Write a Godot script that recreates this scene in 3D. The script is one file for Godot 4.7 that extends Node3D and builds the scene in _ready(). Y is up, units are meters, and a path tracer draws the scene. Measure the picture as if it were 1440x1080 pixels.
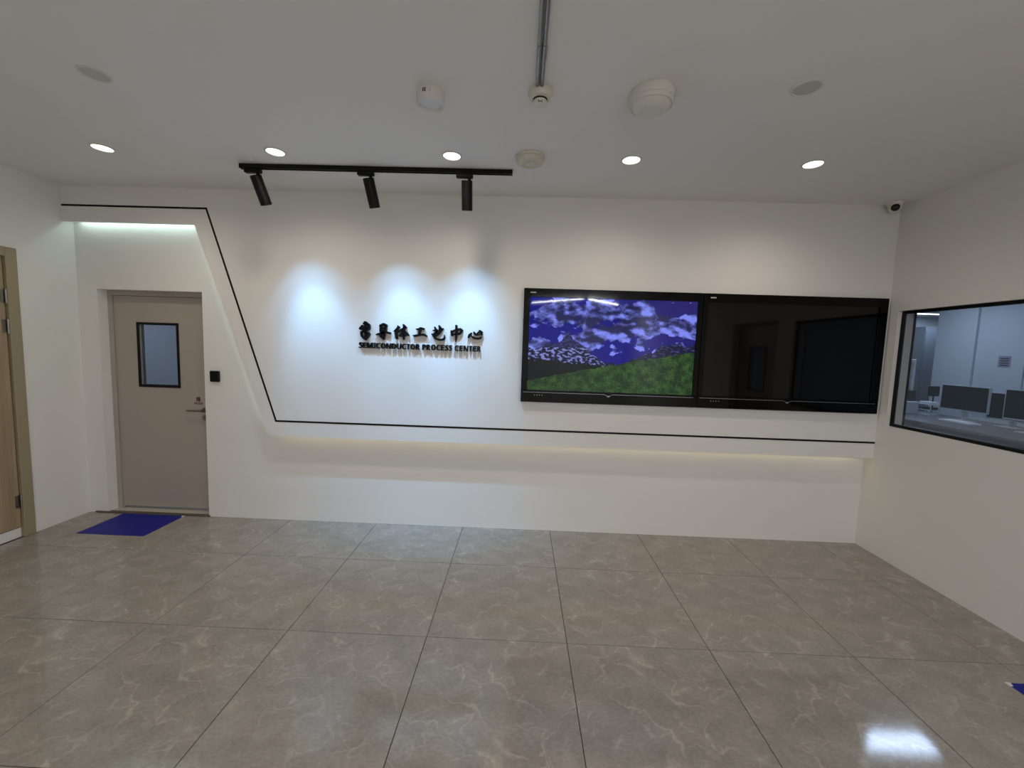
extends Node3D

# Room measures in metres. The feature wall is z = 0, the room runs towards +z.
const XL := -1.907
const XR := 5.155
const H := 2.921
const ZF := 9.0
const PD := 0.09      # how far the feature panel stands proud of the wall

# ---------------------------------------------------------------- lamp strengths
const E_DOWN := 0.54
const DOWN_ANGLE := 81.0
const E_BEAM := 1.25       # spotlights: the narrow beam ...
const BEAM_ANGLE := 24.0
const E_SPILL := 0.6     # ... and the wide spill around it
const SPILL_ANGLE := 38.0
const E_COVE_TOP := 0.055
const E_COVE_SLANT := 0.03
const E_COVE_LOW := 0.045
const E_TUBE := 7.0
const E_OFFICE := 1.8
const E_LOBBY := 0.7

var M := {}
var taken := {}

# ---------------------------------------------------------------- helpers
func numbered(called: String) -> String:
	if not taken.has(called):
		taken[called] = 0
		return called
	taken[called] += 1
	return "%s_%03d" % [called, taken[called]]

func tag(o: Node, label: String, category: String, group := "") -> void:
	o.set_meta("label", label)
	o.set_meta("category", category)
	if group != "":
		o.set_meta("group", group)

func thing(called: String, label: String, category: String, at := Vector3.ZERO, group := "") -> Node3D:
	var o := Node3D.new()
	o.name = numbered(called)
	add_child(o)
	o.position = at
	tag(o, label, category, group)
	return o

func begin() -> SurfaceTool:
	var st := SurfaceTool.new()
	st.begin(Mesh.PRIMITIVE_TRIANGLES)
	return st

func part(called: String, st: SurfaceTool, m: Material, parent: Node3D = null) -> MeshInstance3D:
	var o := MeshInstance3D.new()
	o.mesh = st.commit()
	o.material_override = m
	o.cast_shadow = GeometryInstance3D.SHADOW_CASTING_SETTING_ON
	if parent == null:
		o.name = numbered(called)
		add_child(o)
	else:
		o.name = called
		parent.add_child(o, true)
	return o

func structure(called: String, st: SurfaceTool, m: Material, label: String, category := "") -> MeshInstance3D:
	var o := part(called, st, m)
	o.set_meta("kind", "structure")
	o.set_meta("label", label)
	o.set_meta("category", category if category != "" else "wall")
	return o

# One triangle, turned so that its front looks along "out".
func tri(st: SurfaceTool, a: Vector3, b: Vector3, c: Vector3, out: Vector3, uv := []) -> void:
	var n := (c - a).cross(b - a)
	var u := uv.duplicate()
	var p := [a, b, c]
	if n.dot(out) < 0.0:
		p = [a, c, b]
		n = -n
		if u.size() == 3:
			u = [u[0], u[2], u[1]]
	n = n.normalized()
	for i in 3:
		st.set_normal(n)
		st.set_uv(u[i] if u.size() == 3 else Vector2(p[i].x, p[i].y))
		st.add_vertex(p[i])

func quad(st: SurfaceTool, a: Vector3, b: Vector3, c: Vector3, d: Vector3, out: Vector3, uv := []) -> void:
	if uv.size() == 4:
		tri(st, a, b, c, out, [uv[0], uv[1], uv[2]])
		tri(st, a, c, d, out, [uv[0], uv[2], uv[3]])
	else:
		tri(st, a, b, c, out)
		tri(st, a, c, d, out)

# Box with chamfered edges, in the frame t.
func box(st: SurfaceTool, lo: Vector3, hi: Vector3, bev := 0.0, t := Transform3D.IDENTITY) -> void:
	var c := (lo + hi) * 0.5
	var h := (hi - lo) * 0.5
	h = h.abs()
	if bev <= 0.0:
		for ax in 3:
			for s in [-1.0, 1.0]:
				var n := Vector3.ZERO
				n[ax] = s
				var u := Vector3.ZERO
				u[(ax + 1) % 3] = h[(ax + 1) % 3]
				var v := Vector3.ZERO
				v[(ax + 2) % 3] = h[(ax + 2) % 3]
				var o := c + n * h[ax]
				quad(st, t * (o - u - v), t * (o + u - v), t * (o + u + v), t * (o - u + v), t.basis * n, [Vector2(0, 0), Vector2(1, 0), Vector2(1, 1), Vector2(0, 1)])
		return
	var b := minf(bev, minf(h.x, minf(h.y, h.z)) * 0.98)
	var pt := func(sx: float, sy: float, sz: float, ax: int) -> Vector3:
		var q := Vector3(sx * (h.x - b), sy * (h.y - b), sz * (h.z - b))
		q[ax] = [sx * h.x, sy * h.y, sz * h.z][ax]
		return t * (c + q)
	for ax in 3:
		var i := (ax + 1) % 3
		var j := (ax + 2) % 3
		for s in [-1.0, 1.0]:
			var ps := []
			for e in [[-1.0, -1.0], [1.0, -1.0], [1.0, 1.0], [-1.0, 1.0]]:
				var sg := [0.0, 0.0, 0.0]
				sg[ax] = s
				sg[i] = e[0]
				sg[j] = e[1]
				ps.append(pt.call(sg[0], sg[1], sg[2], ax))
			var n := Vector3.ZERO
			n[ax] = s
			quad(st, ps[0], ps[1], ps[2], ps[3], t.basis * n, [Vector2(0, 0), Vector2(1, 0), Vector2(1, 1), Vector2(0, 1)])
		# the four edges that run along ax
		for si in [-1.0, 1.0]:
			for sj in [-1.0, 1.0]:
				var e0 := [0.0, 0.0, 0.0]
				e0[i] = si
				e0[j] = sj
				e0[ax] = -1.0
				var e1: Array = e0.duplicate()
				e1[ax] = 1.0
				var n2 := Vector3.ZERO
				n2[i] = si
				n2[j] = sj
				quad(st, pt.call(e0[0], e0[1], e0[2], i), pt.call(e0[0], e0[1], e0[2], j), pt.call(e1[0], e1[1], e1[2], j), pt.call(e1[0], e1[1], e1[2], i), t.basis * n2)
	for sx in [-1.0, 1.0]:
		for sy in [-1.0, 1.0]:
			for sz in [-1.0, 1.0]:
				tri(st, pt.call(sx, sy, sz, 0), pt.call(sx, sy, sz, 1), pt.call(sx, sy, sz, 2), t.basis * Vector3(sx, sy, sz))

# Body of revolution about the y axis of t; profile of (radius, height), ends closed.
func lathe(st: SurfaceTool, prof: Array, seg: int, t := Transform3D.IDENTITY) -> void:
	for k in prof.size() - 1:
		var p: Vector2 = prof[k]
		var q: Vector2 = prof[k + 1]
		var d := q - p
		var nr := Vector2(d.y, -d.x).normalized()
		for s in seg:
			var a0 := TAU * s / seg
			var a1 := TAU * (s + 1) / seg
			var c0 := Vector3(cos(a0), 0, sin(a0))
			var c1 := Vector3(cos(a1), 0, sin(a1))
			var n0 := (t.basis * (c0 * nr.x + Vector3.UP * nr.y)).normalized()
			var n1 := (t.basis * (c1 * nr.x + Vector3.UP * nr.y)).normalized()
			var vs := [t * (c0 * p.x + Vector3.UP * p.y), t * (c1 * p.x + Vector3.UP * p.y), t * (c1 * q.x + Vector3.UP * q.y), t * (c0 * q.x + Vector3.UP * q.y)]
			var ns := [n0, n1, n1, n0]
			for f in [[0, 1, 2], [0, 2, 3]]:
				var A: Vector3 = vs[f[0]]
				var B: Vector3 = vs[f[1]]
				var Cc: Vector3 = vs[f[2]]
				if (B - A).cross(Cc - A).length() < 1e-12:
					continue
				var order: Array = f
				if (Cc - A).cross(B - A).dot(ns[f[0]] + ns[f[1]]) < 0.0:
					order = [f[0], f[2], f[1]]
				for i in order:
					st.set_normal(ns[i])
					st.set_uv(Vector2(0.5, 0.5))
					st.add_vertex(vs[i])

# Round bar from a to b.
func rod(st: SurfaceTool, a: Vector3, b: Vector3, r: float, seg := 14, r2 := -1.0) -> void:
	var y := (b - a).normalized()
	var x := y.cross(Vector3.RIGHT if absf(y.x) < 0.9 else Vector3.UP).normalized()
	var l := (b - a).length()
	var rb := r if r2 < 0.0 else r2
	lathe(st, [Vector2(0, 0), Vector2(r, 0), Vector2(rb, l), Vector2(0, l)], seg, Transform3D(Basis(x, y, x.cross(y)), a))

# Outline in x, y extruded from z0 to z1.
func prism(st: SurfaceTool, poly: PackedVector2Array, z0: float, z1: float, t := Transform3D.IDENTITY) -> void:
	var idx := Geometry2D.triangulate_polygon(poly)
	for k in range(0, idx.size(), 3):
		var a := poly[idx[k]]
		var b := poly[idx[k + 1]]
		var c := poly[idx[k + 2]]
		tri(st, t * Vector3(a.x, a.y, z1), t * Vector3(b.x, b.y, z1), t * Vector3(c.x, c.y, z1), t.basis * Vector3.BACK)
		tri(st, t * Vector3(a.x, a.y, z0), t * Vector3(b.x, b.y, z0), t * Vector3(c.x, c.y, z0), t.basis * Vector3.FORWARD)
	var turn := -1.0 if Geometry2D.is_polygon_clockwise(poly) else 1.0
	for k in poly.size():
		var a := poly[k]
		var b := poly[(k + 1) % poly.size()]
		var e := (b - a)
		var n := Vector3(e.y, -e.x, 0) * turn
		quad(st, t * Vector3(a.x, a.y, z0), t * Vector3(b.x, b.y, z0), t * Vector3(b.x, b.y, z1), t * Vector3(a.x, a.y, z1), t.basis * n)

# A brush stroke: a line of (x, y, half width) triples made into a rounded outline.
func brush(st: SurfaceTool, s: Array, z0: float, z1: float, t := Transform3D.IDENTITY) -> void:
	var n := s.size() / 3
	for i in n:
		var ring := PackedVector2Array()
		for k in 10:
			ring.append(Vector2(s[i * 3], s[i * 3 + 1]) + Vector2.from_angle(TAU * k / 10.0) * s[i * 3 + 2])
		prism(st, ring, z0, z1 - 0.0003, t)
	for i in n - 1:
		var a := Vector2(s[i * 3], s[i * 3 + 1])
		var b := Vector2(s[i * 3 + 3], s[i * 3 + 4])
		var d := (b - a).normalized().orthogonal()
		prism(st, PackedVector2Array([a + d * s[i * 3 + 2], b + d * s[i * 3 + 5], b - d * s[i * 3 + 5], a - d * s[i * 3 + 2]]), z0, z1, t)

func mat(c: Color, rough := 0.6, metal := 0.0, spec := 0.5) -> StandardMaterial3D:
	var m := StandardMaterial3D.new()
	m.metallic_specular = spec
	m.albedo_color = c
	m.roughness = rough
	m.metallic = metal
	return m

func rgb(r: int, g: int, b: int) -> Color:
	return Color(r / 255.0, g / 255.0, b / 255.0)

func glow(c: Color, e: float) -> StandardMaterial3D:
	var m := mat(Color(0.9, 0.9, 0.9), 0.5)
	m.emission_enabled = true
	m.emission = c
	m.emission_energy_multiplier = e
	return m

func noise(seed_: int, freq: float, oct := 4, kind := FastNoiseLite.TYPE_SIMPLEX_SMOOTH) -> FastNoiseLite:
	var n := FastNoiseLite.new()
	n.seed = seed_
	n.noise_type = kind
	n.frequency = freq
	n.fractal_type = FastNoiseLite.FRACTAL_FBM
	n.fractal_octaves = oct
	return n

func area(at: Vector3, size: Vector2, dir: Vector3, along: Vector3, c: Color, e: float, parent: Node3D) -> AreaLight3D:
	var l := AreaLight3D.new()
	l.name = "light"
	parent.add_child(l, true)
	var z := -dir.normalized()
	var x := (along - z * along.dot(z)).normalized()
	l.global_transform = Transform3D(Basis(x, z.cross(x), z), at)
	l.area_size = size
	l.area_normalize_energy = true
	l.light_color = c
	l.light_energy = e
	l.shadow_enabled = true
	l.area_range = 20.0
	l.area_attenuation = 2.0
	return l

# ---------------------------------------------------------------- textures
# Grey-beige marble print of four tiles side by side: clouds, a crackle and long thin pale veins.
func marble_image(n: int) -> Image:
	var img := Image.create(n, n, true, Image.FORMAT_RGB8)
	var k := 1024.0 / n
	var cloud := noise(11, 0.006, 5)
	var fine := noise(12, 0.05, 3)
	var wx := noise(13, 0.008, 4)
	var wy := noise(14, 0.008, 4)
	var v1 := noise(15, 0.0036, 1)
	var v2 := noise(16, 0.0050, 1)
	var crack := noise(19, 0.0085, 1, FastNoiseLite.TYPE_CELLULAR)
	crack.cellular_return_type = FastNoiseLite.RETURN_DISTANCE2_SUB
	crack.cellular_jitter = 1.0
	var mask := noise(17, 0.006, 2)
	var mask2 := noise(18, 0.007, 2)
	for j in n:
		for i in n:
			var x := i * k
			var y := j * k
			var dx := x + 38.0 * wx.get_noise_2d(x, y)
			var dy := y + 38.0 * wy.get_noise_2d(x, y)
			var v := 0.575 + 0.05 * cloud.get_noise_2d(dx, dy * 1.6) + 0.04 * fine.get_noise_2d(x, y * 1.8)
			# two sets of long veins, leaning opposite ways, and a crackle between them
			var r1 := maxf(0.0, 1.0 - absf(v1.get_noise_2d(dx * 0.45 + dy * 0.9, (dy - dx) * 0.22)) * 26.0)
			var r2 := maxf(0.0, 1.0 - absf(v2.get_noise_2d(dx * 0.75 - dy * 0.85, (dx + dy) * 0.25)) * 22.0)
			var r3 := maxf(0.0, 1.0 - (crack.get_noise_2d(dx, dy * 1.25) + 1.0) * 11.0)
			v += 0.09 * r1 * smoothstep(-0.25, 0.35, mask.get_noise_2d(x, y))
			v += 0.075 * r2 * smoothstep(-0.1, 0.4, mask2.get_noise_2d(x, y))
			v += 0.055 * r3 * smoothstep(-0.25, 0.3, mask.get_noise_2d(y, x))
			img.set_pixel(i, j, Color(v * 1.04, v * 1.0, v * 0.94))
	img.generate_mipmaps()
	return img

# What the lit display shows: an alpine meadow, a snowy peak, piled clouds on a deep blue sky.
func landscape_image(w: int, h: int) -> Image:
	var img := Image.create(w, h, true, Image.FORMAT_RGB8)
	var cl := noise(31, 4.5, 6)
	cl.fractal_gain = 0.56
	var puff := noise(32, 11.0, 5, FastNoiseLite.TYPE_CELLULAR)
	puff.cellular_return_type = FastNoiseLite.RETURN_DISTANCE
	var rock := noise(33, 16.0, 5)
	var edge := noise(34, 9.0, 5)
	var grass := noise(35, 60.0, 3)
	var lump := noise(36, 9.0, 4)
	var rng := RandomNumberGenerator.new()
	rng.seed = 5
	for j in h:
		var y := (j + 0.5) / h
		for i in w:
			var x := (i + 0.5) / w
			# deep blue, greyer towards the upper right
			var c := Color(0.03, 0.02, 0.50).lerp(Color(0.17, 0.14, 0.43), clampf(x * 1.3 - y * 0.8 - 0.25, 0, 1))
			var n := cl.get_noise_2d(x * 1.3, y * 1.15)
			# a heaped band of cloud climbing to the right, two broad banks above it
			var band := 0.57 - 0.30 * x + 0.07 * sin(x * 6.0 + 0.8)
			var d := exp(-pow((y - band) / 0.145, 2.0)) * 0.9
			d = maxf(d, exp(-pow((x - 0.27) / 0.30, 2.0) - pow((y - 0.16) / 0.16, 2.0)) * 0.95)
			d = maxf(d, exp(-pow((x - 0.62) / 0.15, 2.0) - pow((y - 0.17) / 0.2, 2.0)) * 0.95)
			d = d - 0.33 + n * 0.95
			if d > 0.0:
				var sh := cl.get_noise_2d(x * 1.3 - 0.025, y * 1.15 + 0.045)
				var pf := puff.get_noise_2d(x * 1.5 + n * 0.12, y + n * 0.12)
				var lit := 0.40 + (n - sh) * 1.7 - pf * 0.30 + (0.25 - d) * 0.35
				# the thick upper banks are grey below
				var grey := exp(-pow((x - 0.42) / 0.33, 2.0) - pow((y - 0.25) / 0.11, 2.0))
				lit = clampf(lit - grey * 0.55, 0.0, 1.0)
				var cc := Color(0.13, 0.14, 0.33).lerp(Color(0.52, 0.57, 1.0), lit)
				c = c.lerp(cc, smoothstep(0.0, 0.10, d))
			# far ridge climbing to the right
			var e := edge.get_noise_2d(x, 0.3) * 0.06
			var ridge := 0.69 - 0.80 * clampf(x - 0.57, 0.0, 0.26) - 0.12 * clampf(x - 0.84, 0.0, 0.2) + e
			if x > 0.42 and y > ridge:
				c = Color(0.06, 0.06, 0.20).lerp(Color(0.25, 0.27, 0.52), smoothstep(0.1, 0.35, rock.get_noise_2d(x * 1.5, y * 2.2)))
			# the peak: a steep horn on wide snowy shoulders
			var px := x - 0.235
			var ax := absf(px)
			var peak := 0.365 + ax * 2.6
			if ax > 0.035:
				peak = 0.456 + (ax - 0.035) * (0.62 if px < 0.0 else 1.2 if ax > 0.12 else 0.8)
			peak += edge.get_noise_2d(x, 0.7) * 0.03
			if px < -0.10:
				peak = minf(peak, 0.535 + edge.get_noise_2d(x, 0.9) * 0.05)
			if x < 0.47 and y > peak:
				var sn := rock.get_noise_2d(x * 1.5 + y * 0.9, y * 1.7 - x * 1.0)
				var snow := smoothstep(-0.02, 0.18, sn + 0.04 - absf(y - 0.60) * 1.2)
				c = Color(0.05, 0.06, 0.20).lerp(Color(0.50, 0.54, 0.82), snow)
				if y < 0.53:
					c = Color(0.08, 0.09, 0.27).lerp(Color(0.20, 0.22, 0.46), smoothstep(-0.2, 0.3, sn))
			# dark woods, then the meadow
			var wood := 0.66 + edge.get_noise_2d(x * 3.0, 0.1) * 0.035 + x * 0.12
			if x < 0.5 and y > wood:
				c = Color(0.02, 0.03, 0.07).lerp(Color(0.04, 0.07, 0.07), smoothstep(-0.2, 0.4, rock.get_noise_2d(x * 2.0, y * 2.0)))
			var mead := 0.90 - 0.37 * pow(x, 0.95) + edge.get_noise_2d(x * 2.0, 0.5) * 0.014
			if y > mead:
				var g := grass.get_noise_2d(x * 1.6, y * 1.2) * 0.9 + lump.get_noise_2d(x * 1.6, y) * 0.7
				c = Color(0.06, 0.15, 0.08).lerp(Color(0.26, 0.40, 0.18), clampf(0.42 + g, 0.0, 1.0))
				if rng.randf() < 0.004:
					c = Color(0.60, 0.68, 0.62)
			img.set_pixel(i, j, c)
	img.generate_mipmaps()
	return img

# Pale oak print, grain upright.
func oak_image() -> Image:
	var img := Image.create(512, 256, true, Image.FORMAT_RGB8)
	var g := noise(41, 0.05, 3)
	var f := noise(42, 0.25, 2)
	for j in 256:
		for i in 512:
			var v := 1.0 + 0.10 * g.get_noise_2d(i * 0.04, j) + 0.06 * f.get_noise_2d(i * 0.03, j)
			img.set_pixel(i, j, Color(0.64 * v, 0.56 * v, 0.45 * v))
	img.generate_mipmaps()
	return img

func materials() -> void:
	M.wall = mat(rgb(234, 232, 228), 0.85)
	M.ceiling = mat(rgb(236, 235, 232), 0.9)
	M.grout = mat(rgb(52, 47, 42), 0.9)
	var marble := mat(Color(1, 1, 1), 0.085)
	marble.albedo_texture = ImageTexture.create_from_image(marble_image(2048))
	M.marble = marble
	M.black = mat(rgb(9, 9, 9), 0.3, 0.0, 0.25)
	M.matt_black = mat(rgb(14, 14, 14), 0.42, 0.0, 0.32)
	M.line = mat(rgb(12, 10, 10), 0.5, 0.0, 0.3)
	M.door = mat(rgb(176, 167, 156), 0.45)
	M.steel = mat(rgb(150, 146, 138), 0.3, 1.0)
	M.conduit = mat(rgb(150, 150, 146), 0.38, 0.9)
	M.white_plastic = mat(rgb(222, 220, 212), 0.4)
	M.grey_plastic = mat(rgb(200, 199, 194), 0.5)
	M.cream_plastic = mat(rgb(212, 208, 192), 0.45)
	M.diffuser_off = mat(rgb(216, 217, 218), 0.35)
	var oak := mat(Color(1, 1, 1), 0.5)
	oak.albedo_texture = ImageTexture.create_from_image(oak_image())
	M.oak = oak
	M.oak_frame = mat(rgb(160, 147, 120), 0.5)
	M.mat_blue = mat(rgb(18, 28, 140), 0.5, 0.0, 0.35)
	M.mat_dark = mat(rgb(40, 36, 34), 0.6)
	M.threshold = mat(rgb(196, 190, 178), 0.5)
	M.sill = mat(rgb(92, 82, 70), 0.6)
	var glass := StandardMaterial3D.new()
	glass.transparency = BaseMaterial3D.TRANSPARENCY_ALPHA
	glass.albedo_color = Color(0.75, 0.85, 0.95, 0.03)
	glass.metallic_specular = 0.4
	glass.roughness = 0.02
	M.glass = glass
	M.screen_off = mat(rgb(9, 8, 8), 0.04, 0.0, 0.42)
	var scr := mat(rgb(6, 6, 7), 0.04, 0.0, 0.36)
	scr.emission_enabled = true
	scr.emission = Color(0, 0, 0)
	scr.emission_texture = ImageTexture.create_from_image(landscape_image(768, 432))
	scr.emission_operator = BaseMaterial3D.EMISSION_OP_ADD
	scr.emission_energy_multiplier = 0.75
	M.screen_on = scr
	M.gloss_black = mat(rgb(5, 5, 5), 0.08, 0.0, 0.3)
	M.silver = mat(rgb(150, 150, 155), 0.35, 0.8)
	M.print_white = mat(rgb(210, 210, 215), 0.5)
	M.print_red = mat(rgb(88, 34, 30), 0.6)
	M.lens = mat(rgb(12, 7, 10), 0.08)
	M.letter = mat(rgb(7, 11, 13), 0.4, 0.0, 0.35)
	M.office_wall = mat(rgb(200, 204, 208), 0.8)
	M.office_floor = mat(rgb(120, 124, 128), 0.6)
	M.desk = mat(rgb(92, 94, 98), 0.5)
	M.bezel = mat(rgb(205, 208, 212), 0.5)
	M.monitor_face = mat(rgb(12, 12, 15), 0.3, 0.0, 0.25)
	M.dark_block = mat(rgb(112, 118, 126), 0.6)
	M.paper = mat(rgb(228, 228, 226), 0.8)
	M.notice = mat(rgb(150, 140, 158), 0.8)
	M.led_on = glow(Color(1.0, 0.97, 0.9), 5.0)
	M.led_warm = glow(Color(1.0, 0.93, 0.74), 1.6)
	M.led_cool = glow(Color(0.86, 0.97, 0.95), 2.0)
	M.led_panel = glow(Color(0.90, 0.94, 1.0), 3.4)
	M.led_tube = glow(Color(0.95, 0.97, 1.0), 4.0)
	M.spot_lens = glow(Color(0.78, 0.9, 1.0), 6.0)

# ---------------------------------------------------------------- the scene
func _ready() -> void:
	var cam := Camera3D.new()
	cam.name = "camera"
	add_child(cam)
	cam.position = Vector3(2.0856, 1.6556, 3.6261)
	cam.rotation = Vector3(-0.0873, 0.0205, 0.0325)
	cam.fov = 86.47
	cam.near = 0.05
	cam.far = 60.0
	cam.current = true
	var env := Environment.new()
	env.background_mode = Environment.BG_COLOR
	env.background_color = Color(0.02, 0.02, 0.02)
	env.tonemap_mode = Environment.TONE_MAPPER_LINEAR
	env.tonemap_exposure = 1.14
	env.sdfgi_enabled = true
	env.ssao_enabled = true
	env.ssil_enabled = true
	var we := WorldEnvironment.new()
	we.name = "environment"
	we.environment = env
	add_child(we)

	materials()
	build_shell()
	build_floor()
	build_panel()
	build_doors()
	build_window()
	build_ceiling_things()
	build_track()
	build_displays()
	build_sign()
	build_small_things()
	build_office()
	build_vestibule()

func build_shell() -> void:
	var st := begin()
	box(st, Vector3(XL - 0.2, 0, -0.2), Vector3(-1.73, H, 0))
	box(st, Vector3(-1.73, 2.065, -0.2), Vector3(-0.775, H, 0))
	box(st, Vector3(-0.775, 0, -0.2), Vector3(XR + 0.15, H, 0))
	structure("wall_back", st, M.wall, "white painted feature wall behind the raised panel")
	st = begin()
	box(st, Vector3(XL - 0.2, 0, 0), Vector3(XL, H, 0.44))
	box(st, Vector3(XL - 0.2, 2.30, 0.44), Vector3(XL, H, 1.53))
	box(st, Vector3(XL - 0.2, 0, 1.53), Vector3(XL, H, ZF))
	structure("wall_left", st, M.wall, "white painted side wall with an oak door")
	st = begin()
	var x1 := XR + 0.15
	box(st, Vector3(XR, 0, 0), Vector3(x1, H, 0.175))
	box(st, Vector3(XR, 0, 0.175), Vector3(x1, 1.11, 1.33))
	box(st, Vector3(XR, 2.06, 0.175), Vector3(x1, H, 1.33))
	box(st, Vector3(XR, 0, 1.33), Vector3(x1, H, 1.62))
	box(st, Vector3(XR, 2.10, 1.62), Vector3(x1, H, 2.66))
	box(st, Vector3(XR, 0, 2.66), Vector3(x1, H, ZF))
	structure("wall_right", st, M.wall, "white painted side wall with the black framed window")
	st = begin()
	box(st, Vector3(XL - 0.2, 0, ZF), Vector3(XR + 0.15, H, ZF + 0.15))
	structure("wall_front", st, M.wall, "white painted wall at the far end of the hall")
	st = begin()
	box(st, Vector3(XL - 0.2, H, -0.2), Vector3(XR + 0.15, H + 0.15, ZF + 0.15))
	structure("ceiling", st, M.ceiling, "flat white painted ceiling", "ceiling")

func build_floor() -> void:
	var st := begin()
	box(st, Vector3(XL - 0.2, -0.15, -0.2), Vector3(XR + 0.15, -0.003, ZF + 0.15))
	var fl := structure("floor", st, M.grout, "grey beige marbled floor tiles with thin dark joints", "floor")
	var zs := [0.0]
	for k in 14:
		var z := 0.639 + 0.8 * k
		if z < ZF - 0.05:
			zs.append(z)
	zs.append(ZF)
	var xs := [XL]
	for i in range(-2, 7):
		xs.append(0.8 * i)
	xs.append(XR)
	var rng := RandomNumberGenerator.new()
	rng.seed = 77
	var shared := {}
	for r in zs.size() - 1:
		for c in xs.size() - 1:
			var x0: float = xs[c] + (0.0018 if c > 0 else 0.0)
			var xe: float = xs[c + 1] - (0.0018 if c < xs.size() - 2 else 0.0)
			var z0: float = zs[r] + (0.0018 if r > 0 else 0.0)
			var ze: float = zs[r + 1] - (0.0018 if r < zs.size() - 2 else 0.0)
			var v := rng.randi() % 16
			var sx := xe - x0
			var sz := ze - z0
			var key := "%d_%.3f_%.3f" % [v, sx, sz]
			if not shared.has(key):
				shared[key] = tile_mesh(sx, sz, v)
			var o := MeshInstance3D.new()
			o.name = "tile"
			o.mesh = shared[key]
			o.material_override = M.marble
			fl.add_child(o, true)
			o.position = Vector3((x0 + xe) / 2, 0, (z0 + ze) / 2)

# One floor tile with eased edges; v picks the quarter of the print and its turn.
func tile_mesh(sx: float, sz: float, v: int) -> ArrayMesh:
	var st := begin()
	var b := 0.0012
	var hx := sx / 2
	var hz := sz / 2
	var q := Vector2(0.5 * (v % 2), 0.5 * ((v / 2) % 2))
	var turn := v / 4
	var uv := func(x: float, z: float) -> Vector2:
		var p := Vector2(x, z) / 0.8
		if turn == 1:
			p = Vector2(-p.x, -p.y)
		elif turn == 2:
			p = Vector2(-p.x, p.y)
		elif turn == 3:
			p = Vector2(p.x, -p.y)
		return q + Vector2(0.25, 0.25) + p * 0.49
	var top := [Vector3(-hx + b, 0, -hz + b), Vector3(hx - b, 0, -hz + b), Vector3(hx - b, 0, hz - b), Vector3(-hx + b, 0, hz - b)]
	var mid := [Vector3(-hx, -b, -hz), Vector3(hx, -b, -hz), Vector3(hx, -b, hz), Vector3(-hx, -b, hz)]
	quad(st, top[0], top[1], top[2], top[3], Vector3.UP, top.map(func(p): return uv.call(p.x, p.z)))
	for i in 4:
		var j := (i + 1) % 4
		var out: Vector3 = (mid[i] + mid[j]) * Vector3(1, 0, 1)
		var a: Vector3 = mid[i]
		var c: Vector3 = mid[j]
		quad(st, top[i], top[j], c, a, out + Vector3.UP * 0.4, [uv.call(top[i].x, top[i].z), uv.call(top[j].x, top[j].z), uv.call(c.x, c.z), uv.call(a.x, a.z)])
		quad(st, a, c, Vector3(c.x, -0.003, c.z), Vector3(a.x, -0.003, a.z), out, [uv.call(a.x, a.z), uv.call(c.x, c.z), uv.call(c.x, c.z), uv.call(a.x, a.z)])
	return st.commit()

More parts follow.
